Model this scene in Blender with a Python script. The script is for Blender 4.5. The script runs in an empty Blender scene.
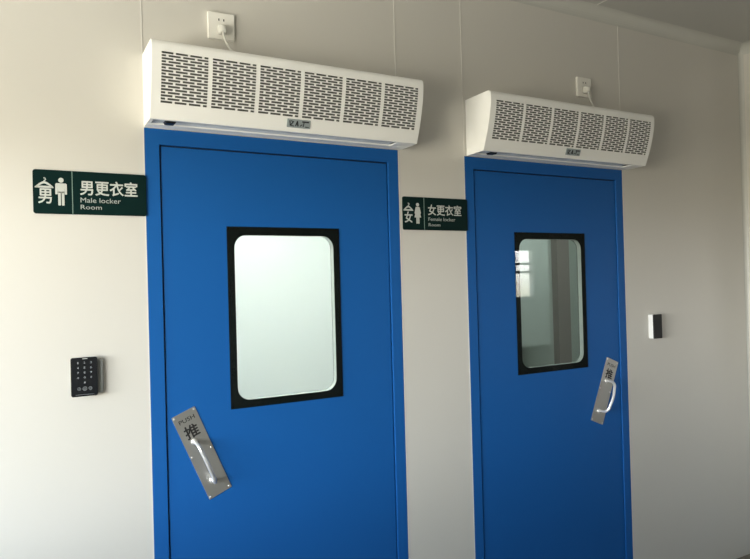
import bpy, bmesh, math, random
from mathutils import Vector, Matrix
random.seed(4)
S = bpy.context.scene
COL = S.collection
PI = math.pi

# ------------------------------------------------------------------ materials
def mat(name, color, rough=0.5, metal=0.0, spec=0.5, coat=0.0, noise=None, bump=None, aniso=None):
    m = bpy.data.materials.new(name); m.use_nodes = True
    nt = m.node_tree; b = nt.nodes['Principled BSDF']
    b.inputs['Base Color'].default_value = (*color, 1)
    b.inputs['Roughness'].default_value = rough
    b.inputs['Metallic'].default_value = metal
    b.inputs['Specular IOR Level'].default_value = spec
    b.inputs['Coat Weight'].default_value = coat
    tc = nt.nodes.new('ShaderNodeTexCoord')
    if noise:   # (scale, amount): faint colour variation of the material itself
        sc, am = noise
        n = nt.nodes.new('ShaderNodeTexNoise'); n.inputs['Scale'].default_value = sc
        n.inputs['Detail'].default_value = 4
        nt.links.new(tc.outputs['Object'], n.inputs['Vector'])
        mx = nt.nodes.new('ShaderNodeMixRGB'); mx.blend_type = 'MIX'
        mx.inputs[1].default_value = (*[c*(1-am) for c in color], 1)
        mx.inputs[2].default_value = (*[min(1, c*(1+am)) for c in color], 1)
        nt.links.new(n.outputs['Fac'], mx.inputs[0])
        nt.links.new(mx.outputs[0], b.inputs['Base Color'])
    if bump:    # (scale, strength, distance)
        n = nt.nodes.new('ShaderNodeTexNoise'); n.inputs['Scale'].default_value = bump[0]
        n.inputs['Detail'].default_value = 3
        nt.links.new(tc.outputs['Object'], n.inputs['Vector'])
        bp = nt.nodes.new('ShaderNodeBump'); bp.inputs['Strength'].default_value = bump[1]
        bp.inputs['Distance'].default_value = bump[2]
        nt.links.new(n.outputs['Fac'], bp.inputs['Height'])
        nt.links.new(bp.outputs['Normal'], b.inputs['Normal'])
    if aniso:   # brushed metal: streaks along local z
        mp = nt.nodes.new('ShaderNodeMapping'); mp.inputs['Scale'].default_value = aniso
        nt.links.new(tc.outputs['Object'], mp.inputs['Vector'])
        n = nt.nodes.new('ShaderNodeTexNoise'); n.inputs['Scale'].default_value = 1
        nt.links.new(mp.outputs[0], n.inputs['Vector'])
        mr = nt.nodes.new('ShaderNodeMapRange'); mr.inputs[3].default_value = rough-.08; mr.inputs[4].default_value = rough+.12
        nt.links.new(n.outputs['Fac'], mr.inputs[0]); nt.links.new(mr.outputs[0], b.inputs['Roughness'])
    return m

def glass(name, tint, ior=1.5):
    m = bpy.data.materials.new(name); m.use_nodes = True
    nt = m.node_tree; nt.nodes.clear()
    out = nt.nodes.new('ShaderNodeOutputMaterial')
    tr = nt.nodes.new('ShaderNodeBsdfTransparent'); tr.inputs[0].default_value = (*tint, 1)
    gl = nt.nodes.new('ShaderNodeBsdfGlossy'); gl.inputs['Roughness'].default_value = 0.0
    fr = nt.nodes.new('ShaderNodeFresnel'); fr.inputs[0].default_value = ior
    ge = nt.nodes.new('ShaderNodeNewGeometry'); im = nt.nodes.new('ShaderNodeMapRange')   # same reflectance on both faces of the pane
    im.inputs[3].default_value = ior; im.inputs[4].default_value = 1/ior
    nt.links.new(ge.outputs['Backfacing'], im.inputs[0]); nt.links.new(im.outputs[0], fr.inputs[0])
    mx = nt.nodes.new('ShaderNodeMixShader')
    nt.links.new(fr.outputs[0], mx.inputs[0]); nt.links.new(tr.outputs[0], mx.inputs[1]); nt.links.new(gl.outputs[0], mx.inputs[2])
    nt.links.new(mx.outputs[0], out.inputs[0])
    return m

def lamp_mat(name, color, strength):
    m = bpy.data.materials.new(name); m.use_nodes = True
    b = m.node_tree.nodes['Principled BSDF']
    b.inputs['Base Color'].default_value = (.9, .9, .9, 1)
    b.inputs['Emission Color'].default_value = (*color, 1); b.inputs['Emission Strength'].default_value = strength
    return m

M = dict(
    wall=mat('wall_panel_paint', (.615, .592, .55), .42, noise=(2.5, .012), bump=(9, .06, .002)),
    hallwall=mat('hall_grey_paint', (.26, .255, .235), .6, noise=(3, .03)),
    seam=mat('wall_seam_sealant', (.70, .68, .64), .5),
    ceil=mat('ceiling_panel_paint', (.44, .435, .41), .5, noise=(2, .012)),
    cove=mat('cove_aluminium', (.52, .515, .48), .42),
    floor=mat('floor_vinyl', (.17, .15, .12), .4, noise=(6, .05)),
    blue=mat('door_blue_paint', (.007, .096, .34), .5, spec=.22, noise=(5, .02), bump=(260, .035, .0004)),
    gap=mat('door_gasket', (.012, .014, .02), .7),
    casing=mat('curtain_white_paint', (.95, .945, .925), .38),
    grille=mat('curtain_grille_paint', (.93, .925, .905), .4),
    inner=mat('curtain_interior_mesh', (.11, .11, .10), .8, noise=(400, .35)),
    slot=mat('curtain_outlet_blue_reflection', (.62, .66, .74), .4, metal=.3),  # blue reflection of the door mixed into the metal colour
    black=mat('black_plastic', (.008, .008, .009), .35, spec=.3),
    border=mat('window_black_border', (.004, .006, .006), .4, spec=.1),
    signg=mat('sign_dark_green', (.0035, .0165, .0155), .45, spec=.08, noise=(30, .05)),
    signw=mat('sign_lettering_white', (.52, .54, .51), .5),
    signe=mat('sign_small_lettering', (.36, .39, .37), .5),
    signl=mat('sign_divider_line', (.16, .24, .21), .5),
    steel=mat('brushed_steel', (.55, .535, .50), .42, metal=.92, aniso=(3, 3, 260)),
    chrome=mat('polished_steel', (.88, .87, .86), .30, metal=.75),
    engrave=mat('engraved_dark', (.014, .013, .012), .6),
    outlet=mat('outlet_white_plastic', (.83, .81, .76), .35),
    plug=mat('plug_grey_plastic', (.66, .65, .61), .45),
    glassblack=mat('keypad_black_glass', (.008, .009, .011), .1),
    keyglyph=mat('keypad_grey_print', (.22, .23, .24), .4),
    greybody=mat('keypad_grey_body', (.24, .25, .24), .5),
    whiteplastic=mat('reader_light_body', (.72, .72, .72), .3),
    badgebg=mat('badge_silver_blue', (.40, .46, .48), .35, metal=.3),
    badgefg=mat('badge_dark_print', (.03, .035, .04), .5),
    badgelt=mat('badge_light_print', (.42, .47, .48), .5),
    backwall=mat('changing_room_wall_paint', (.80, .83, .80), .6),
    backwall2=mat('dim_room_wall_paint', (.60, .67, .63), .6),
    brown=mat('pilaster_brown_grey', (.40, .36, .34), .6),
    cab=mat('cabinet_pale_green', (.66, .74, .70), .5),
    frame=mat('window_frame_white', (.72, .73, .72), .4),
    glass=glass('door_glass', (.90, .93, .91), 1.41),
    winglass=glass('hall_window_glass', (.95, .97, .97), 1.3),
    dimglass=glass('far_window_dimming_glass', (.58, .585, .59), 1.3),  # tint added to dim the daylight entering by the far window
    reveal=mat('window_spacer_pale', (.5, .52, .51), .5),
    lampfill=lamp_mat('added_fill_diffuser', (.95, 1, .97), 9),
    lamp=lamp_mat('ceiling_lamp_diffuser', (1, 1, .97), 27.0),
    lampoff=mat('ceiling_lamp_unlit', (.8, .8, .8), .4),
)

# ------------------------------------------------------------------ helpers
def new_obj(name, bm, m, parent=None, smooth=False, recalc=True):
    me = bpy.data.meshes.new(name)
    if recalc: bmesh.ops.recalc_face_normals(bm, faces=bm.faces)
    bm.to_mesh(me); bm.free()
    for mm in (m if isinstance(m, (list, tuple)) else [m]): me.materials.append(mm)
    if smooth:
        for p in me.polygons: p.use_smooth = True
    o = bpy.data.objects.new(name, me); COL.objects.link(o)
    if parent: o.parent = parent
    return o
def tag(o, label=None, cat=None, group=None, kind=None):
    if label: o['label'] = label
    if cat: o['category'] = cat
    if group: o['group'] = group
    if kind: o['kind'] = kind
    return o
def thing(name, label, cat, loc=(0, 0, 0), rot=(0, 0, 0), group=None, kind=None):
    o = bpy.data.objects.new(name, None); COL.objects.link(o)
    o.location = loc; o.rotation_euler = rot; o.empty_display_size = .1
    return tag(o, label, cat, group, kind)
def B(): return bmesh.new()
def box(bm, x0, x1, y0, y1, z0, z1, mi=0):
    v = [bm.verts.new((x, y, z)) for x in (x0, x1) for y in (y0, y1) for z in (z0, z1)]
    for q in ((0, 1, 3, 2), (4, 6, 7, 5), (0, 4, 5, 1), (2, 3, 7, 6), (0, 2, 6, 4), (1, 5, 7, 3)):
        f = bm.faces.new([v[i] for i in q]); f.material_index = mi
    return bm
def prism_y(bm, pts, y0, y1, mi=0):
    """closed outline in (x,z), extruded from y0 to y1"""
    a = [bm.verts.new((x, y0, z)) for x, z in pts]; b = [bm.verts.new((x, y1, z)) for x, z in pts]
    n = len(pts)
    bm.faces.new(a).material_index = mi; bm.faces.new(b[::-1]).material_index = mi
    for i in range(n):
        bm.faces.new((a[i], b[i], b[(i+1) % n], a[(i+1) % n])).material_index = mi
    return bm
def rrect(x0, x1, z0, z1, r, n=6):
    p = []
    for cx, cz, a0 in ((x1-r, z1-r, 0), (x0+r, z1-r, 90), (x0+r, z0+r, 180), (x1-r, z0+r, 270)):
        for i in range(n+1):
            a = math.radians(a0+90*i/n); p.append((cx+r*math.cos(a), cz+r*math.sin(a)))
    return p
def ellipse(cx, cz, rx, rz, n=20):
    return [(cx+rx*math.cos(2*PI*i/n), cz+rz*math.sin(2*PI*i/n)) for i in range(n)]
def ring_y(bm, outer, inner, y0, y1):
    """frame between two outlines with the same number of points"""
    n = len(outer)
    L = [[bm.verts.new((x, y, z)) for x, z in pts] for pts, y in ((outer, y0), (inner, y0), (inner, y1), (outer, y1))]
    for k in range(4):
        A, C = L[k], L[(k+1) % 4]
        for i in range(n): bm.faces.new((A[i], A[(i+1) % n], C[(i+1) % n], C[i]))
    return bm
def bevel_mod(o, w=.002, seg=2):
    m = o.modifiers.new('bevel', 'BEVEL'); m.width = w; m.segments = seg; m.limit_method = 'ANGLE'; return o
def tube(bm, pts, r, n=12, ry=None):
    pts = [Vector(p) for p in pts]; rings = []
    t0 = (pts[1]-pts[0]).normalized()
    up = Vector((0, 0, 1)) if abs(t0.z) < .9 else Vector((1, 0, 0))
    u = t0.cross(up).normalized(); pt = t0
    for i, p in enumerate(pts):
        t = (pts[min(i+1, len(pts)-1)]-pts[max(i-1, 0)]).normalized()
        q = pt.rotation_difference(t); u = (q @ u).normalized(); pt = t
        w = t.cross(u).normalized()
        rings.append([bm.verts.new(p+u*r*math.cos(2*PI*k/n)+w*(ry or r)*math.sin(2*PI*k/n)) for k in range(n)])
    for a, b in zip(rings, rings[1:]):
        for k in range(n): bm.faces.new((a[k], a[(k+1) % n], b[(k+1) % n], b[k]))
    bm.faces.new(rings[0][::-1]); bm.faces.new(rings[-1])
    return bm
def smooth_path(ctrl, n=8):
    P = [Vector(c) for c in ctrl]; P = [P[0]*2-P[1]]+P+[P[-1]*2-P[-2]]; out = []
    for i in range(1, len(P)-2):
        for k in range(n):
            t = k/n; a, b, c, d = P[i-1], P[i], P[i+1], P[i+2]
            out.append(.5*((2*b)+(c-a)*t+(2*a-5*b+4*c-d)*t*t+(3*b-a-3*c+d)*t**3))
    out.append(P[-2]); return out
def disc(bm, c, r, y0, y1, n=16):
    return prism_y(bm, ellipse(c[0], c[1], r, r, n), y0, y1)
_fc = {}
def text_into(bm, body, x0, x1, z0, z1, y, depth, bold=0.0):
    """lettering fitted into the rectangle x0..x1, z0..z1, standing proud of the plane y towards -y"""
    cu = bpy.data.curves.new('lettering_source', 'FONT'); cu.body = body; cu.size = 1
    cu.resolution_u = 3; cu.fill_mode = 'BOTH'
    o = bpy.data.objects.new('lettering_source', cu); COL.objects.link(o)
    dg = bpy.context.evaluated_depsgraph_get(); dg.update()
    me = bpy.data.meshes.new_from_object(o.evaluated_get(dg))
    xs = [v.co.x for v in me.vertices]; ys = [v.co.y for v in me.vertices]
    bpy.data.objects.remove(o); bpy.data.curves.remove(cu)
    if xs:
        ax, bx, ay, by = min(xs), max(xs), min(ys), max(ys)
        b_ = bold*(z1-z0)
        for k, (dx, dz) in enumerate(((0, 0), (b_, 0), (-b_, 0), (0, b_), (0, -b_)) if bold else ((0, 0),)):
            dp = depth*(1-.04*k)
            vs = [(dx+x0+(v.co.x-ax)/(bx-ax)*(x1-x0), dz+z0+(v.co.y-ay)/(by-ay)*(z1-z0)) for v in me.vertices]
            front = [bm.verts.new((x, y-dp, z)) for x, z in vs]; back = [bm.verts.new((x, y, z)) for x, z in vs]
            ec = {}
            for p in me.polygons:
                idx = list(p.vertices)
                try: bm.faces.new([front[i] for i in idx])
                except ValueError: continue
                for i in range(len(idx)):
                    e = (idx[i], idx[(i+1) % len(idx)]); ec.setdefault(tuple(sorted(e)), []).append(e)
            for l in ec.values():
                if len(l) == 1:
                    a, b = l[0]
                    try: bm.faces.new((front[b], front[a], back[a], back[b]))
                    except ValueError: pass
    bpy.data.meshes.remove(me)
    return bm
def struct(name, bm, m, label, cat, parent=None):
    o = new_obj(name, bm, m, parent)
    return tag(o, label, cat, kind='structure')

# ------------------------------------------------------------------ layout (metres; door wall is y=0, hall is y<0)
W = .96                     # width of a door with its frame
D1, D2 = 0.0, 1.286         # left edges of the two door frames
DT = 2.10                   # top of frames
CZ = 2.862                  # ceiling
XL, XR, XF, YB = -2.1, 3.245, 6.6, -4.0
COVE = .052

# ---- door wall with two openings and the seams between its panels
bm = B()
xs = [XL-.1, D1, D1+W, D2, D2+W, XF+.1]
for i in range(5):
    if i in (1, 3): box(bm, xs[i], xs[i+1], 0, .06, DT, CZ+.05)
    else: box(bm, xs[i], xs[i+1], 0, .06, 0, CZ+.05)
struct('wall_front', bm, M['wall'], 'cream white metal panel wall that holds the two blue doors', 'wall')
for k, x in enumerate((D1, D1+W, D2, D2+W)):
    bm = B(); box(bm, x-.0015, x+.0015, -.0015, .002, DT+.001, CZ-.052)
    struct('trim_%d' % (k+1), bm, M['seam'], ('thin upright sealant seam above the left edge of the left door', 'thin upright sealant seam above the right edge of the left door',
           'thin upright sealant seam above the left edge of the right door', 'thin upright sealant seam above the right edge of the right door')[k], 'wall seam')
# pale sealant line along the wall edge of each frame
for k, x in enumerate((D1-.0035, D1+W+.0002, D2-.0035, D2+W+.0002)):
    bm = B(); box(bm, x, x+.0033, -.0008, .001, 0, DT)
    struct('trim_%d' % (k+5), bm, M['seam'], ('pale sealant bead down the left side of the left door frame', 'pale sealant bead down the right side of the left door frame',
           'pale sealant bead down the left side of the right door frame', 'pale sealant bead down the right side of the right door frame')[k], 'sealant')
# ---- short return wall at the right
bm = B(); box(bm, XR, XR+.12, -.62, 0, 0, CZ)
struct('wall_right', bm, M['wall'], 'short cream return wall at the right end of the door wall', 'wall')
# coves (quarter rounds)
def cove_profile(r, n=8):
    return [(r-r*math.sin(PI/2*i/n), r-r*math.cos(PI/2*i/n)) for i in range(n+1)]
def cove_x(bm, x0, x1, y, z, r):      # along x, in corner of wall y (hall side is -y) and ceiling z
    pr = [(y-a, z-b) for a, b in cove_profile(r)]+[(y, z)]
    a = [bm.verts.new((x0, p, q)) for p, q in pr]; b = [bm.verts.new((x1, p, q)) for p, q in pr]; n = len(pr)
    for i in range(n): bm.faces.new((a[i], a[(i+1) % n], b[(i+1) % n], b[i]))
    bm.faces.new(a); bm.faces.new(b[::-1])
bm = B(); cove_x(bm, XL, XR, 0, CZ, COVE)
struct('trim_9', bm, M['cove'], 'curved cove moulding where the door wall meets the ceiling', 'cove moulding')
bm = B()                               # upright cove in the right corner
pr = [(XR-a, -b) for a, b in cove_profile(.022)]+[(XR, 0)]
a = [bm.verts.new((p, q, 0)) for p, q in pr]; b = [bm.verts.new((p, q, CZ-COVE*.6)) for p, q in pr]; n = len(pr)
for i in range(n): bm.faces.new((a[i], a[(i+1) % n], b[(i+1) % n], b[i]))
bm.faces.new(a); bm.faces.new(b[::-1])
struct('trim_10', bm, M['cove'], 'curved upright corner moulding at the right end of the door wall', 'cove moulding')
bm = B()                               # cove along the return wall
pr = [(XR-a, CZ-b) for a, b in cove_profile(COVE)]+[(XR, CZ)]
a = [bm.verts.new((p, 0, q)) for p, q in pr]; b = [bm.verts.new((p, -.62, q)) for p, q in pr]; n = len(pr)
for i in range(n): bm.faces.new((a[i], a[(i+1) % n], b[(i+1) % n], b[i]))
bm.faces.new(a); bm.faces.new(b[::-1])
struct('trim_11', bm, M['cove'], 'curved cove moulding above the short return wall', 'cove moulding')

# ---- ceiling, floor
bm = B(); box(bm, XL-.1, XF+.1, YB-.1, .06, CZ, CZ+.05)
struct('ceiling', bm, M['ceil'], 'flat grey white panel ceiling over the hall', 'ceiling')
for k, x in enumerate((.48, 2.05)):
    bm = B(); box(bm, x-.002, x+.002, YB, -COVE, CZ-.0015, CZ+.001)
    struct('trim_%d' % (13+k), bm, M['seam'], ('thin ceiling panel seam above the left door', 'thin ceiling panel seam above the right door')[k], 'ceiling seam')
bm = B(); box(bm, XL-.1, XF+.1, YB-.1, 1.7, -.05, 0)
struct('floor', bm, M['floor'], 'warm beige vinyl floor', 'floor')

# ---- left wall with the big window band, back wall with a far window
def wall_with_hole(bm, axis, p0, p1, a0, a1, h0, h1, z0, z1, zt):
    def bx(a, b, c, d):
        if axis == 'x': box(bm, p0, p1, a, b, c, d)
        else: box(bm, a, b, p0, p1, c, d)
    bx(a0, h0, 0, zt); bx(h1, a1, 0, zt); bx(h0, h1, 0, z0); bx(h0, h1, z1, zt)
WL = (-2.7, -.40, .85, 2.10)          # y0,y1,z0,z1 of the left window
bm = B(); wall_with_hole(bm, 'x', XL-.1, XL, YB-.1, .06, *WL, CZ)
struct('wall_left', bm, M['hallwall'], 'grey wall at the left end of the hall with a wide window', 'wall')
WB = (4.15, 5.355, 1.35, 1.957)
bm = B(); wall_with_hole(bm, 'y', YB-.1, YB, XL-.1, XF+.1, WB[0], WB[1], WB[2], WB[3], CZ)
struct('wall_back', bm, M['hallwall'], 'grey wall behind the camera with a small far window', 'wall')
bm = B(); box(bm, XF, XF+.1, YB-.1, .06, 0, CZ)
struct('wall_far', bm, M['hallwall'], 'grey wall closing the far right end of the hall', 'wall')
def window(n, axis, p, a0, a1, z0, z1, mull_a, mull_z, label, fw=.035):
    t = thing('window_%d' % n, label, 'window', kind='structure')
    def bx(bm, a, b, c, d, q0, q1):
        if axis == 'x': box(bm, q0, q1, a, b, c, d)
        else: box(bm, a, b, q0, q1, c, d)
    bm = B(); q0, q1 = p-.07, p-.02
    e = .0005
    bx(bm, a0+e, a1-e, z0+e, z0+fw, q0, q1); bx(bm, a0+e, a1-e, z1-fw, z1-e, q0, q1)
    bx(bm, a0+e, a0+fw, z0+fw, z1-fw, q0, q1); bx(bm, a1-fw, a1-e, z0+fw, z1-fw, q0, q1)
    for a in mull_a: bx(bm, a-.016, a+.016, z0+fw, z1-fw, q0+.004, q1-.004)
    for z in mull_z: bx(bm, a0+fw, a1-fw, z-.015, z+.015, q0+.004, q1-.004)
    new_obj('window_frame', bm, M['frame'], t)
    bm = B(); bx(bm, a0+fw, a1-fw, z0+fw, z1-fw, p-.047, p-.043)
    new_obj('pane', bm, M['winglass'] if n == 1 else M['dimglass'], t)
    return t
window(1, 'x', XL, *WL, (-1.93, -1.17), (), 'wide white framed daylight window in the left wall')
window(2, 'y', YB, *WB, (), (1.777, 1.671), 'small far window with two close crossbars mirrored in the right door glass', fw=.012)
bm = B(); box(bm, 5.62, 5.90, YB, YB+.08, 0, CZ)
struct('trim_15', bm, M['brown'], 'brown grey pilaster on the back wall, mirrored in the right door glass', 'pilaster')

# ------------------------------------------------------------------ doors
GX0, GX1, GZ0, GZ1 = .2645, .6935, 1.1524, 1.7837     # black window border
def door(n, X, label, which):
    t = thing('door_%d' % n, label, 'door', (X, 0, 0), kind='structure')
    fo, fi, top = .0, .050, DT
    # frame: two jambs and a head, proud of the wall by 3 mm
    bm = B()
    pts = [(0, 0), (0, top), (W, top), (W, 0), (W-.047, 0), (W-.047, 2.048), (.047, 2.048), (.047, 0)]
    def fr(pts, y0, y1):
        a = [bm.verts.new((x, y0, z)) for x, z in pts]; b = [bm.verts.new((x, y1, z)) for x, z in pts]
        for q in ((0, 1, 6, 7), (1, 2, 5, 6), (2, 3, 4, 5)):
            bm.faces.new([a[i] for i in q]); bm.faces.new([b[i] for i in q[::-1]])
        for i in range(8): bm.faces.new((a[i], b[i], b[(i+1) % 8], a[(i+1) % 8]))
    fr(pts, -.001, .058)
    f = new_obj('door_frame', bm, M['blue'], t); bevel_mod(f, .0015, 2)
    # near-black rebate strips: shade of the frame-to-leaf gap put into the colour
    bm = B()
    box(bm, .0475, .0515, .012, .056, .0, 2.0475); box(bm, W-.0515, W-.0475, .012, .056, 0, 2.0475)
    box(bm, .0515, W-.0515, .012, .056, 2.0445, 2.0475)
    new_obj('gasket', bm, M['gap'], t)
    # leaf, with the window hole
    bm = B()
    lx0, lx1, lz0, lz1 = .0525, W-.0515, .008, 2.0435
    hole = rrect(.288, .6715, 1.1765, 1.757, .045, 6)
    n_ = len(hole)
    # outer outline with matching number of points
    def outer(pts):
        out = []
        cx, cz = (GX0+GX1)/2, (GZ0+GZ1)/2
        for i, (x, z) in enumerate(pts):
            c = i//7
            k = i % 7
            corner = [(1, 1), (0, 1), (0, 0), (1, 0)][c]
            out.append((corner, k))
        return out
    def square_like(x0, x1, z0, z1):
        res = []
        for c, k in outer(hole):
            px, pz = (x1 if c[0] else x0), (z1 if c[1] else z0)
            # slide along the edges for the points away from the corner
            s = (k-3)/3.0
            first_vertical = c in ((1, 1), (0, 0))
            ex = .03*(x1-x0); ez = .03*(z1-z0)
            if s < 0:
                if first_vertical: pz += (-ez if c[1] else ez)*(-s)
                else: px += (-ex if c[0] else ex)*(-s)
            elif s > 0:
                if first_vertical: px += (-ex if c[0] else ex)*s
                else: pz += (-ez if c[1] else ez)*s
            res.append((px, pz))
        return res
    ring_y(bm, square_like(lx0, lx1, lz0, lz1), hole, .004, .028)
    leaf = new_obj('door_leaf', bm, M['blue'], t); bevel_mod(leaf, .0015, 2)
    # window: black border set on the leaf (front and rear) and double panes
    bm = B(); ring_y(bm, square_like(GX0, GX1, GZ0, GZ1), rrect(.2905, .669, 1.179, 1.7545, .045, 6), .0026, .0039)
    new_obj('window_border', bm, M['border'], leaf)
    bm = B(); ring_y(bm, square_like(GX0, GX1, GZ0, GZ1), rrect(.2905, .669, 1.179, 1.7545, .045, 6), .0281, .0305)
    tag(new_obj('window_border', bm, M['border'], leaf), 'rear black window border')
    bm = B(); ring_y(bm, rrect(.2882, .6713, 1.1767, 1.7568, .0448, 6), rrect(.2905, .669, 1.179, 1.7545, .045, 6), .0045, .0275)
    tag(new_obj('spacer', bm, M['reveal'], leaf), 'pale lining of the window opening')
    bm = B(); prism_y(bm, rrect(GX0+.0005, GX1-.0005, GZ0+.0005, GZ1-.0005, .002, 2), -.0014, .0024)
    tag(new_obj('glass_pane', bm, M['glass'], leaf), 'clear pane laid over the black rounded border')
    # push plate with its bar
    if n == 1: px, pz, th = .1619, 1.018, math.radians(-22.4)
    else: px, pz, th = 2.0858-X, 1.0294, math.radians(22.6)
    bm = B(); prism_y(bm, rrect(-.0415, .0415, -.1565, .1565, .003, 3), -.0021, 0)
    pl = new_obj('push_plate', bm, M['steel'], t); pl.location = (px, .0038, pz); pl.rotation_euler = (0, th, 0)
    tag(pl, 'brushed steel push plate mounted at a slant')
    bm = B()
    h = -.006; z1, z0, so = .048, -.100, -.058
    r = .030; P = [(h, -.001, z1), (h, so+r, z1)]
    for i in range(1, 9):
        a = PI/2*i/8; P.append((h, so+r-r*math.sin(a), z1-r+r*math.cos(a)))
    for i in range(1, 8):
        s = i/8; P.append((h, so-.006*math.sin(PI*s), (z1-r)*(1-s)+(z0+r)*s))
    for i in range(0, 8):
        a = PI/2*i/8; P.append((h, so+r-r*math.cos(a), z0+r-r*math.sin(a)))
    P.append((h, so+r, z0)); P.append((h, -.001, z0))
    tube(bm, P, .0064, 14)
    for z in (z1, z0):                       # round roses at the feet of the bar
        bmesh.ops.create_cone(bm, cap_ends=True, segments=20, radius1=.012, radius2=.009, depth=.004,
                              matrix=Matrix.Translation((h, -.0042, z)) @ Matrix.Rotation(PI/2, 4, 'X'))
    tag(new_obj('pull_bar', bm, M['chrome'], pl, smooth=True), 'bowed chrome bar')
    for sx, sz in ((-.035, .149), (.035, .149), (-.035, .004), (.035, .004), (-.035, -.149), (.035, -.149)):
        bm = B(); bmesh.ops.create_uvsphere(bm, u_segments=10, v_segments=6, radius=.0036, matrix=Matrix.Translation((sx, -.0021, sz)) @ Matrix.Diagonal((1, .5, 1, 1)))
        new_obj('screw', bm, M['chrome'], pl, smooth=True)
    bm = B(); text_into(bm, 'PUSH', -.026, .028, .121, .135, -.0021, .0003, .01)
    new_obj('lettering', bm, M['engrave'], pl)
    bm = B(); text_into(bm, '推', -.023, .023, .062, .107, -.0021, .0003, .025)
    new_obj('lettering', bm, M['engrave'], pl)
    return t
door(1, D1, 'left blue metal door with a bright white window beside the male locker room sign', 'left')
door(2, D2, 'right blue metal door with a dark grey window beside the female locker room sign', 'right')

# ------------------------------------------------------------------ rooms behind the doors
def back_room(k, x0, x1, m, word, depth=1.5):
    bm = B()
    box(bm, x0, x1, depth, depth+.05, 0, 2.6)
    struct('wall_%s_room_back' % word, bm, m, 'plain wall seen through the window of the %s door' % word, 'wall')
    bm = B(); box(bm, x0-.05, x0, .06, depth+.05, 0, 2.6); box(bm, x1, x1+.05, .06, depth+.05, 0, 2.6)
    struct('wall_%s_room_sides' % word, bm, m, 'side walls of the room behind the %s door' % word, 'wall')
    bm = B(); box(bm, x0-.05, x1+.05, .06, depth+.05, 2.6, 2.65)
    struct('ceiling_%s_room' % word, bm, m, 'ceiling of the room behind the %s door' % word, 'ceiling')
back_room(1, -.35, 1.40, M['backwall'], 'left')
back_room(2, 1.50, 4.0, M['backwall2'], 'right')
def ceiling_lamp(x, m, label):
    t = thing('ceiling_light', label, 'ceiling light', (x, .48, 2.6))
    bm = B(); box(bm, -.31, .31, -.31, .31, -.03, 0); new_obj('lamp_housing', bm, M['outlet'], t)
    bm = B(); box(bm, -.29, .29, -.29, .29, -.036, -.0305); new_obj('diffuser', bm, m, t)
bm = B(); box(bm, -.35, 1.40, .06, 1.5, 0, .012)  # pale slab added to bounce lamp light up onto the room wall
struct('floor_left_room_bounce', bm, M['backwall'], 'added pale floor slab bouncing lamp light in the room behind the left door', 'floor')
ceiling_lamp(.62, M['lamp'], 'bright white ceiling lamp in the room behind the left door')
ceiling_lamp(2.6, M['lampfill'], 'added unseen fill lamp brightening the room behind the right door')  # added fill light for the dark view through the right window
t = thing('wall_cabinet', 'pale green cabinet dimly seen through the right door window', 'cabinet', (2.51, 1.5, 1.10))
bm = B(); box(bm, -.4, .40, -.28, -.001, 0, .95); new_obj('cabinet_body', bm, M['cab'], t)
for a, b in ((-.39, -.005), (.005, .39)):
    bm = B(); box(bm, a, b, -.298, -.2805, .01, .94); new_obj('cabinet_door', bm, M['cab'], t)
bm = B(); box(bm, 3.22, 3.345, 1.44, 1.4995, 0, 2.6)  # added column, imitates the pilaster reflection from behind the glass
struct('trim_16', bm, M['brown'], 'added brown grey column repeating the band mirrored in the right door glass', 'column')

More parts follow.
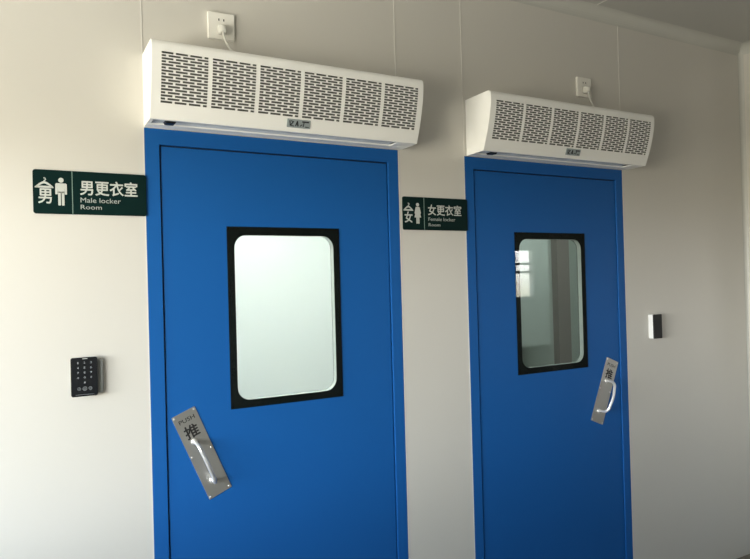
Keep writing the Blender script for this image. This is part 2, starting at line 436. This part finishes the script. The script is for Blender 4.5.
# ------------------------------------------------------------------ air curtains
AL = .977
def fy(z):      # depth of the front skin at height z (0 = underside)
    u = max(0., (.200-z)/.200)
    return -(.171-.056*u**1.55)
GZB, GZT = .0455, .196
NR = 17
PX = [.0275+i*.1565 for i in range(6)]; PWD = .145
def curtain_meshes():
    # casing
    bm = B()
    zt = .2335
    nz = 12
    frontz = [0, .012, .028, GZB]+[GZB+(GZT-GZB)*i/nz for i in range(1, nz)]+[GZT, .204, .2125]
    gi0, gi1 = 3, 3+nz
    prof = [(fy(z), z) for z in frontz]
    R_ = .021; yc = fy(.2125)+R_
    for i in range(1, 7):
        a = PI/2*i/6; prof.append((yc-R_*math.cos(a), .2125+R_*math.sin(a)))
    xsb = [0]
    for x in PX: xsb += [x, x+PWD]
    xsb.append(AL)
    V = [[bm.verts.new((x, y, z)) for y, z in prof] for x in xsb]
    for i in range(len(xsb)-1):
        for j in range(len(prof)-1):
            if i % 2 == 1 and gi0 <= j < gi1: continue
            bm.faces.new((V[i][j], V[i+1][j], V[i+1][j+1], V[i][j+1]))
    # grille pits
    for i in range(1, 12, 2):
        x0, x1 = xsb[i], xsb[i+1]; d = .014
        rows = list(range(gi0, gi1+1))
        inn = [[bm.verts.new((x, prof[j][0]+d, prof[j][1])) for j in rows] for x in (x0, x1)]
        for q in range(len(rows)-1):
            f = bm.faces.new((inn[0][q], inn[1][q], inn[1][q+1], inn[0][q+1])); f.material_index = 1
            for s, xi in ((0, i), (1, i+1)):
                f = bm.faces.new((V[xi][rows[q]], V[xi][rows[q+1]], inn[s][q+1], inn[s][q])); f.material_index = 1
        for q in (0, -1):
            f = bm.faces.new((V[i][rows[q]], V[i+1][rows[q]], inn[1][q], inn[0][q])); f.material_index = 1
    # top, back, underside with outlet slot
    last = len(prof)-1
    under = [(prof[0][0]+.009, 0), (prof[0][0]+.010, .013), (-.048, .013), (-.044, -.001), (-.002, -.001)]
    xa, xb = .012, AL-.078
    rest = [(-.002, zt)]
    top = [bm.verts.new((x, -.002, zt)) for x in (0, AL)]
    bot = [bm.verts.new((x, -.002, -.001)) for x in (0, AL)]
    bm.faces.new([V[i][last] for i in range(len(xsb))]+[top[1], top[0]])
    bm.faces.new((top[0], top[1], bot[1], bot[0]))
    # ends
    for s, vi in ((0, 0), (1, len(xsb)-1)):
        bm.faces.new([V[vi][j] for j in range(len(prof))]+[top[s], bot[s]])
    # underside plates: front lip, rear strip, end plates
    z_ = lambda: None
    y0 = prof[0][0]
    box(bm, .001, AL-.001, y0+.0005, y0+.010, 0.0, .004)
    box(bm, .001, AL-.001, -.046, -.002, -.001, .004)
    box(bm, .001, xa, y0+.010, -.046, 0, .004); box(bm, xb, AL-.001, y0+.010, -.046, 0, .004)
    f0 = len(bm.faces)
    me = bpy.data.meshes.new('casing'); bmesh.ops.remove_doubles(bm, verts=bm.verts, dist=.0002); bmesh.ops.recalc_face_normals(bm, faces=bm.faces)
    bm.to_mesh(me); bm.free(); me.materials.append(M['casing']); me.materials.append(M['inner'])
    # outlet slot tray with vanes
    bm = B()
    box(bm, xa, xb, y0+.010, -.046, .010, .012)
    box(bm, xa, xb, y0+.010, y0+.012, .004, .010); box(bm, xa, xb, -.048, -.046, .004, .010)
    k = xa+.05
    while k < xb:
        box(bm, k, k+.0015, y0+.012, -.048, .0085, .0099); k += .12
    me_o = bpy.data.meshes.new('outlet_slot'); bm.to_mesh(me_o); bm.free(); me_o.materials.append(M['slot'])
    # one grille panel, local x from 0
    bm = B()
    per, sl = .0438, .0362
    def slots(off):
        r = []; x = off
        while x < PWD:
            a, b = max(x, .0), min(x+sl, PWD)
            if b-a > .004: r.append((a, b))
            x += per
        return r
    A, Bs = slots(0), slots(-per/2)
    e = .0012
    A = [(max(a, e), min(b, PWD-e)) for a, b in A]; Bs = [(max(a, e), min(b, PWD-e)) for a, b in Bs]
    brk = sorted(set([0, PWD]+[q for s in A+Bs for q in s]))
    pitch = (GZT-GZB)/NR; sh = .0058
    zs = [GZB]
    for r in range(NR):
        zs += [GZB+r*pitch+(pitch-sh)/2, GZB+r*pitch+(pitch+sh)/2]
    zs.append(GZT)
    G = [[bm.verts.new((x, fy(z)+.0003, z)) for z in zs] for x in brk]
    for i in range(len(brk)-1):
        xm = (brk[i]+brk[i+1])/2
        for j in range(len(zs)-1):
            if j % 2 == 1:
                S_ = A if ((j//2) % 2 == 0) else Bs
                if any(a < xm < b for a, b in S_): continue
            bm.faces.new((G[i][j], G[i+1][j], G[i+1][j+1], G[i][j+1]))
    me_g = bpy.data.meshes.new('grille_panel'); bm.to_mesh(me_g); bm.free(); me_g.materials.append(M['grille'])
    return me, me_o, me_g
me_c, me_o, me_g = curtain_meshes()
def mobj(name, me, parent, loc=(0, 0, 0)):
    o = bpy.data.objects.new(name, me); COL.objects.link(o); o.parent = parent; o.location = loc; return o
cur = thing('air_curtain', 'long white air curtain mounted over the left blue door, larger in view', 'air curtain', (D1, 0, 2.103), group='air curtains over the doors')
c = mobj('casing', me_c, cur)
mobj('outlet_slot', me_o, cur)
for x in PX:
    g = mobj('grille_panel', me_g, cur, (x, 0, 0))
    s = g.modifiers.new('thickness', 'SOLIDIFY'); s.thickness = .0012; s.offset = 0
# badge
bz0, bz1 = .0125, .041
ang = math.atan2(fy(bz1)-fy(bz0), bz1-bz0)
bm = B(); prism_y(bm, rrect(-.0425, .0425, -.0145, .0145, .002, 3), -.0015, 0)
bd = new_obj('badge', bm, M['badgebg'], cur); bd.location = (.4885, fy(.0268)-.0006, .0268); bd.rotation_euler = (-ang, 0, 0)
bm = B()   # indistinct dark marks of the maker's badge
def stroke(bm, a, b, w, y0=-.0019, y1=-.0015):
    a = Vector(a); b = Vector(b); d = (b-a).normalized(); n = Vector((-d.y, d.x))*w/2
    prism_y(bm, [tuple(a+n), tuple(b+n), tuple(b-n), tuple(a-n)], y0, y1)
for a, b, w in (((-.034, .009), (-.030, -.009), .004), ((-.030, .008), (-.020, .006), .003), ((-.019, .007), (-.029, -.006), .004), ((-.028, -.008), (-.016, -.009), .003),
                ((-.006, .009), (-.011, -.009), .004), ((-.006, .009), (-.002, -.009), .0045), ((-.012, -.004), (.000, -.004), .002),
                ((.012, .0075), (.037, .0075), .005), ((.019, .005), (.017, -.009), .0035), ((.005, -.008), (.013, -.002), .003), ((.024, -.009), (.038, -.009), .003)):
    stroke(bm, a, b, w)
new_obj('badge_marks', bm, M['badgefg'], bd)
bm = B()   # rocker switch under the front lip
pts = [(.046, 0), (.083, 0), (.078, -.007), (.052, -.007)]
prism_y(bm, pts, -.103, -.072)
sk = new_obj('rocker_switch', bm, M['black'], cur); bevel_mod(sk, .0015, 2); sk.location = (0, 0, -.0003)

def copy_tree(o, parent=None):
    c = o.copy(); COL.objects.link(c)
    if parent: c.parent = parent
    for ch in list(o.children): copy_tree(ch, c)
    return c
cur2 = copy_tree(cur); cur2.location = (D2+.012, 0, 2.103)
cur2['label'] = 'long white air curtain mounted over the right blue door, nearer the corner'

# ------------------------------------------------------------------ wall outlets and cords
out = thing('wall_outlet', 'square white wall outlet above the left air curtain', 'wall outlet', (.2605, 0, 2.4705), group='wall outlets above the air curtains')
bm = B(); prism_y(bm, rrect(-.046, .046, -.046, .046, .004, 4), -.012, 0)
o = new_obj('cover_plate', bm, M['outlet'], out); bevel_mod(o, .0025, 3)
for dx in (-.0085, .0085):
    bm = B(); box(bm, dx-.0018, dx+.0018, -.0125, -.0119, .017, .0245); new_obj('socket_hole', bm, M['black'], out)
out2 = copy_tree(out); out2.location = (1.9935, 0, 2.475); out2['label'] = 'square white wall outlet above the right air curtain'
cord = thing('power_cord', 'pale grey plug and cord in the outlet above the left air curtain', 'power cord', (.2605, 0, 2.4705), group='power cords of the air curtains')
bm = B()
L0 = [(-.013, -.016), (.013, -.016), (.016, .012), (-.016, .012)]
ys = (-.0125, -.020, -.034, -.044)
sc = (1.0, 1.05, .9, .55)
rings = []
for y, s in zip(ys, sc):
    rings.append([bm.verts.new((x*s, y, -.013+z*s-(0 if y > -.03 else .003))) for x, z in rrect(-.014, .014, -.018, .014, .006, 4)])
for a, b in zip(rings, rings[1:]):
    for i in range(len(a)): bm.faces.new((a[i], a[(i+1) % len(a)], b[(i+1) % len(a)], b[i]))
bm.faces.new(rings[0]); bm.faces.new(rings[-1])
new_obj('plug', bm, M['plug'], cord, smooth=True)
bm = B(); tube(bm, smooth_path([(0, -.034, -.030), (.001, -.036, -.044), (.008, -.040, -.066), (.020, -.046, -.088), (.036, -.055, -.108), (.048, -.062, -.1345)]), .0042, 10)
new_obj('cable', bm, M['plug'], cord, smooth=True)
cord2 = copy_tree(cord); cord2.location = (1.9935, 0, 2.475); cord2['label'] = 'pale grey plug and cord in the outlet above the right air curtain'
for ch in cord2.children:
    if ch.name.startswith('cable'):
        bm = B(); tube(bm, smooth_path([(0, -.034, -.030), (.001, -.037, -.046), (.006, -.042, -.072), (.014, -.050, -.100), (.022, -.058, -.139)]), .0042, 10)
        me = bpy.data.meshes.new('cable'); bmesh.ops.recalc_face_normals(bm, faces=bm.faces); bm.to_mesh(me); bm.free(); me.materials.append(M['plug'])
        for p in me.polygons: p.use_smooth = True
        ch.data = me

# ------------------------------------------------------------------ locker room signs
def hanger(bm, x0, x1, z0, z1, y, d):
    cx = (x0+x1)/2; w = (x1-x0); h = z1-z0
    # body of the hanger: an arched band with an eye-shaped opening
    n = 14; outer = []; inner = []
    for i in range(n+1):
        s = -1+2*i/n
        outer.append((cx+s*w/2, z0+.10*h+.56*h*(1-abs(s)**1.5)))
    for i in range(n+1):
        s = 1-2*i/n
        inner.append((cx+s*w/2*.97, z0+.0*h+.30*h*(1-abs(s)**1.6)*0))
    top = outer; eye_t = [(cx+(-1+2*i/n)*w*.27, z0+.16*h+.22*h*(1-abs(-1+2*i/n)**2)) for i in range(n+1)]
    # upper band (between arch and eye top), lower bar
    for i in range(n):
        a, b = top[i], top[i+1]
        def low(p):
            s = (p[0]-cx)/(w/2)
            return (p[0], max(z0+.0*h, p[1]-.24*h) if abs(s) > .62 else p[1]-.22*h)
        prism_y(bm, [a, b, low(b), low(a)], y-d, y)
    prism_y(bm, [(cx-w*.40, z0+.20*h), (cx+w*.40, z0+.20*h), (cx+w*.44, z0), (cx-w*.44, z0)], y-d, y)
    # hook
    r = .13*h
    P = [(cx, z0+.64*h), (cx, z0+.76*h)]
    for i in range(7):
        a = -PI/2+PI*1.15*i/6; P.append((cx+r*math.cos(a), z0+.86*h+r*math.sin(a)))
    for p, q in zip(P, P[1:]): stroke(bm, p, q, .07*h+.0008, y-d, y)
def man(bm, cx, w, z0, z1, y, d):
    h = z1-z0
    prism_y(bm, ellipse(cx, z1-.088*h, .088*h, .088*h), y-d, y)
    prism_y(bm, [(cx-w/2, z1-.24*h), (cx-w*.42, z1-.20*h), (cx+w*.42, z1-.20*h), (cx+w/2, z1-.24*h), (cx+w/2, z1-.60*h), (cx+w*.30, z1-.60*h), (cx+w*.28, z1-.34*h), (cx+w*.27, z1-.55*h), (cx-w*.27, z1-.55*h), (cx-w*.28, z1-.34*h), (cx-w*.30, z1-.60*h), (cx-w/2, z1-.60*h)], y-d, y)
    for s in (-1, 1):
        a, b = sorted((cx+s*w*.27, cx+s*w*.04)); prism_y(bm, rrect(a, b, z0, z1-.50*h, .0015, 3), y-d, y)
def woman(bm, cx, w, z0, z1, y, d):
    h = z1-z0
    prism_y(bm, ellipse(cx, z1-.085*h, .085*h, .085*h), y-d, y)
    prism_y(bm, [(cx-w*.30, z1-.23*h), (cx-w*.22, z1-.19*h), (cx+w*.22, z1-.19*h), (cx+w*.30, z1-.23*h), (cx+w*.46, z1-.50*h), (cx+w*.36, z1-.52*h), (cx+w*.47, z1-.70*h), (cx-w*.47, z1-.70*h), (cx-w*.36, z1-.52*h), (cx-w*.46, z1-.50*h)], y-d, y)
    for s in (-1, 1):
        a, b = sorted((cx+s*w*.22, cx+s*w*.02)); prism_y(bm, rrect(a, b, z0, z1-.68*h, .0012, 3), y-d, y)
T, TH = -.006, .0008
sg = thing('locker_room_sign', 'dark green male locker room sign with a man symbol, left of the left door', 'sign', (-.3235, 0, 1.8105), group='locker room signs')
bm = B(); prism_y(bm, rrect(0, .3255, 0, .1335, .008, 5), -.006, 0); bevel_mod(new_obj('sign_panel', bm, M['signg'], sg), .0008, 2)
bm = B(); box(bm, .1063, .1087, T-.0006, T, .001, .1325); new_obj('divider_line', bm, M['signl'], sg)
bm = B(); hanger(bm, .0055, .056, .078, .1085, T, TH); new_obj('hanger_symbol', bm, M['signw'], sg)
bm = B(); text_into(bm, '男', .0143, .050, .0315, .0755, T, TH, .018); new_obj('hanger_character', bm, M['signw'], sg)
bm = B(); man(bm, .0765, .032, .026, .1105, T, TH); new_obj('man_symbol', bm, M['signw'], sg)
bm = B(); text_into(bm, '男更衣室', .1300, .2975, .0610, .1065, T, TH, .018); new_obj('chinese_lettering', bm, M['signw'], sg)
bm = B(); text_into(bm, 'Male locker', .1300, .2470, .0375, .0525, T, TH, .006); text_into(bm, 'Room', .1300, .1905, .0165, .0300, T, TH, .006)
new_obj('english_lettering', bm, M['signe'], sg)
sg = thing('locker_room_sign', 'dark green female locker room sign with a woman symbol, between the two doors', 'sign', (.9735, 0, 1.7840), group='locker room signs')
bm = B(); prism_y(bm, rrect(0, .3175, 0, .1325, .007, 5), -.006, 0); bevel_mod(new_obj('sign_panel', bm, M['signg'], sg), .0008, 2)
bm = B(); box(bm, .0985, .1012, T-.0006, T, .001, .1315); new_obj('divider_line', bm, M['signl'], sg)
bm = B(); hanger(bm, .0025, .0475, .076, .1065, T, TH); new_obj('hanger_symbol', bm, M['signw'], sg)
bm = B(); text_into(bm, '女', .0075, .0430, .0290, .0725, T, TH, .018); new_obj('hanger_character', bm, M['signw'], sg)
bm = B(); woman(bm, .0690, .033, .0250, .1085, T, TH); new_obj('woman_symbol', bm, M['signw'], sg)
bm = B(); text_into(bm, '女更衣室', .1190, .2850, .0610, .1040, T, TH, .012); new_obj('chinese_lettering', bm, M['signw'], sg)
bm = B(); text_into(bm, 'Female locker', .1200, .2530, .0380, .0520, T, TH, .002); text_into(bm, 'Room', .1200, .1770, .0155, .0285, T, TH, .002)
new_obj('english_lettering', bm, M['signe'], sg)

# ------------------------------------------------------------------ keypad left of the left door
kp = thing('access_keypad', 'black touch keypad with grey housing on the wall left of the left door', 'keypad', (-.195, 0, 1.3105))
bm = B(); prism_y(bm, rrect(-.033, .0545, -.0545, .0505, .008, 5), -.0135, 0); bevel_mod(new_obj('housing', bm, M['greybody'], kp), .004, 3)
bm = B(); prism_y(bm, rrect(-.0385, .0370, -.0592, .0598, .006, 5), -.0245, -.0136)
fp = new_obj('front_panel', bm, M['glassblack'], kp); bevel_mod(fp, .0008, 2)
ky = -.0246
keys = [['1', '2', '3'], ['4', '5', '6'], ['7', '8', '9'], ['*', '0', '#']]
for r, row in enumerate(keys):
    for q, ch in enumerate(row):
        bm = B(); x = -.0182+q*.0183; z = .0435-r*.0150
        w_ = .0015 if ch == '1' else .0024
        text_into(bm, ch, x-w_, x+w_, z-.003, z+.003, ky, .0002, .03); new_obj('key_numeral', bm, M['keyglyph'], fp)
bm = B()  # bell key
prism_y(bm, [(-.0035, -.0192), (-.0022, -.0182), (-.0018, -.0150), (0, -.0136), (.0018, -.0150), (.0022, -.0182), (.0035, -.0192)], ky-.0002, ky)
new_obj('bell_key', bm, M['keyglyph'], fp)
for x, r in ((-.0160, .0052), (0, .0064), (.0155, .0052)):
    bm = B(); ring_y(bm, ellipse(x, -.0355, r, r), ellipse(x, -.0355, r*.82, r*.82), ky-.0002, ky)
    ring_y(bm, ellipse(x, -.0355, r*.5, r*.5), ellipse(x, -.0355, r*.32, r*.32), ky-.0002, ky); new_obj('round_symbol', bm, M['keyglyph'], fp)
bm = B(); box(bm, -.006, .009, ky-.0002, ky, .0548, .0568); new_obj('status_light_bar', bm, M['signw'], fp)
bm = B(); box(bm, -.026, .026, ky-.0002, ky, -.0540, -.0530); new_obj('bottom_print_line', bm, M['keyglyph'], fp)

rd = thing('card_reader', 'small black card reader with pale side on the wall right of the right door', 'card reader', (2.438, 0, 1.3205))
bm = B(); prism_y(bm, rrect(-.0310, .0315, -.0605, .0605, .004, 4), -.027, 0); bevel_mod(new_obj('reader_body', bm, M['whiteplastic'], rd), .002, 2)
bm = B(); prism_y(bm, rrect(-.0312, .0317, -.0607, .0607, .004, 4), -.0325, -.0271); bevel_mod(new_obj('reader_face', bm, M['black'], rd), .001, 2)

# ------------------------------------------------------------------ daylight
wd = bpy.data.worlds.new('daylight'); S.world = wd; wd.use_nodes = True
nt = wd.node_tree; bg = nt.nodes['Background']
tc = nt.nodes.new('ShaderNodeTexCoord'); sx = nt.nodes.new('ShaderNodeSeparateXYZ')
nt.links.new(tc.outputs['Generated'], sx.inputs[0])
cr = nt.nodes.new('ShaderNodeValToRGB')
stops = [(.16, (.66, .61, .52)), (.37, (.37, .34, .285)), (.45, (.24, .21, .16)), (.49, (.55, .50, .40)), (.51, (1, .965, .92)), (.545, (.92, .92, .91)), (.58, (.36, .39, .41)), (.66, (.26, .30, .35)), (1, (.34, .41, .52))]
for k, (p, c3) in enumerate(stops):      # ground, hazy bright horizon, bluer sky above
    e = cr.color_ramp.elements[k] if k < 2 else cr.color_ramp.elements.new(p)
    e.position = p; e.color = (*c3, 1)
mr = nt.nodes.new('ShaderNodeMapRange'); mr.inputs[1].default_value = -1; mr.inputs[2].default_value = 1
nt.links.new(sx.outputs[2], mr.inputs[0]); nt.links.new(mr.outputs[0], cr.inputs[0])
nt.links.new(cr.outputs[0], bg.inputs[0]); bg.inputs[1].default_value = 50.0
def portal(loc, rot, sx_, sy_):
    l = bpy.data.lights.new('window_portal', 'AREA'); l.shape = 'RECTANGLE'; l.size = sx_; l.size_y = sy_
    l.cycles.is_portal = True
    o = bpy.data.objects.new('window_portal', l); COL.objects.link(o); o.location = loc; o.rotation_euler = rot
portal((XL-.11, (WL[0]+WL[1])/2, (WL[2]+WL[3])/2), (0, -PI/2, 0), WL[3]-WL[2], WL[1]-WL[0])
portal(((WB[0]+WB[1])/2, YB-.11, (WB[2]+WB[3])/2), (PI/2, 0, 0), WB[1]-WB[0], WB[3]-WB[2])

# ------------------------------------------------------------------ camera
F_, yaw, pitch, roll = 644.03, .5027, .0071, -.0267
cam = bpy.data.cameras.new('camera'); co = bpy.data.objects.new('camera', cam); COL.objects.link(co)
cam.sensor_fit = 'HORIZONTAL'; cam.sensor_width = 36; cam.lens = F_/750*36; cam.clip_start = .02
Fv = Vector((math.sin(yaw)*math.cos(pitch), math.cos(yaw)*math.cos(pitch), math.sin(pitch)))
R0 = Vector((math.cos(yaw), -math.sin(yaw), 0)); U0 = R0.cross(Fv)
Rv = R0*math.cos(roll)+U0*math.sin(roll); Uv = -R0*math.sin(roll)+U0*math.cos(roll)
mtx = Matrix((Rv, Uv, -Fv)).transposed().to_4x4(); mtx.translation = Vector((-.3603, -2.1865, 1.571))
co.matrix_world = mtx
S.camera = co
S.view_settings.view_transform = 'Standard'; S.view_settings.look = 'None'
S.view_settings.gamma = 1; S.view_settings.use_curve_mapping = False
S.view_settings.exposure = 0.0
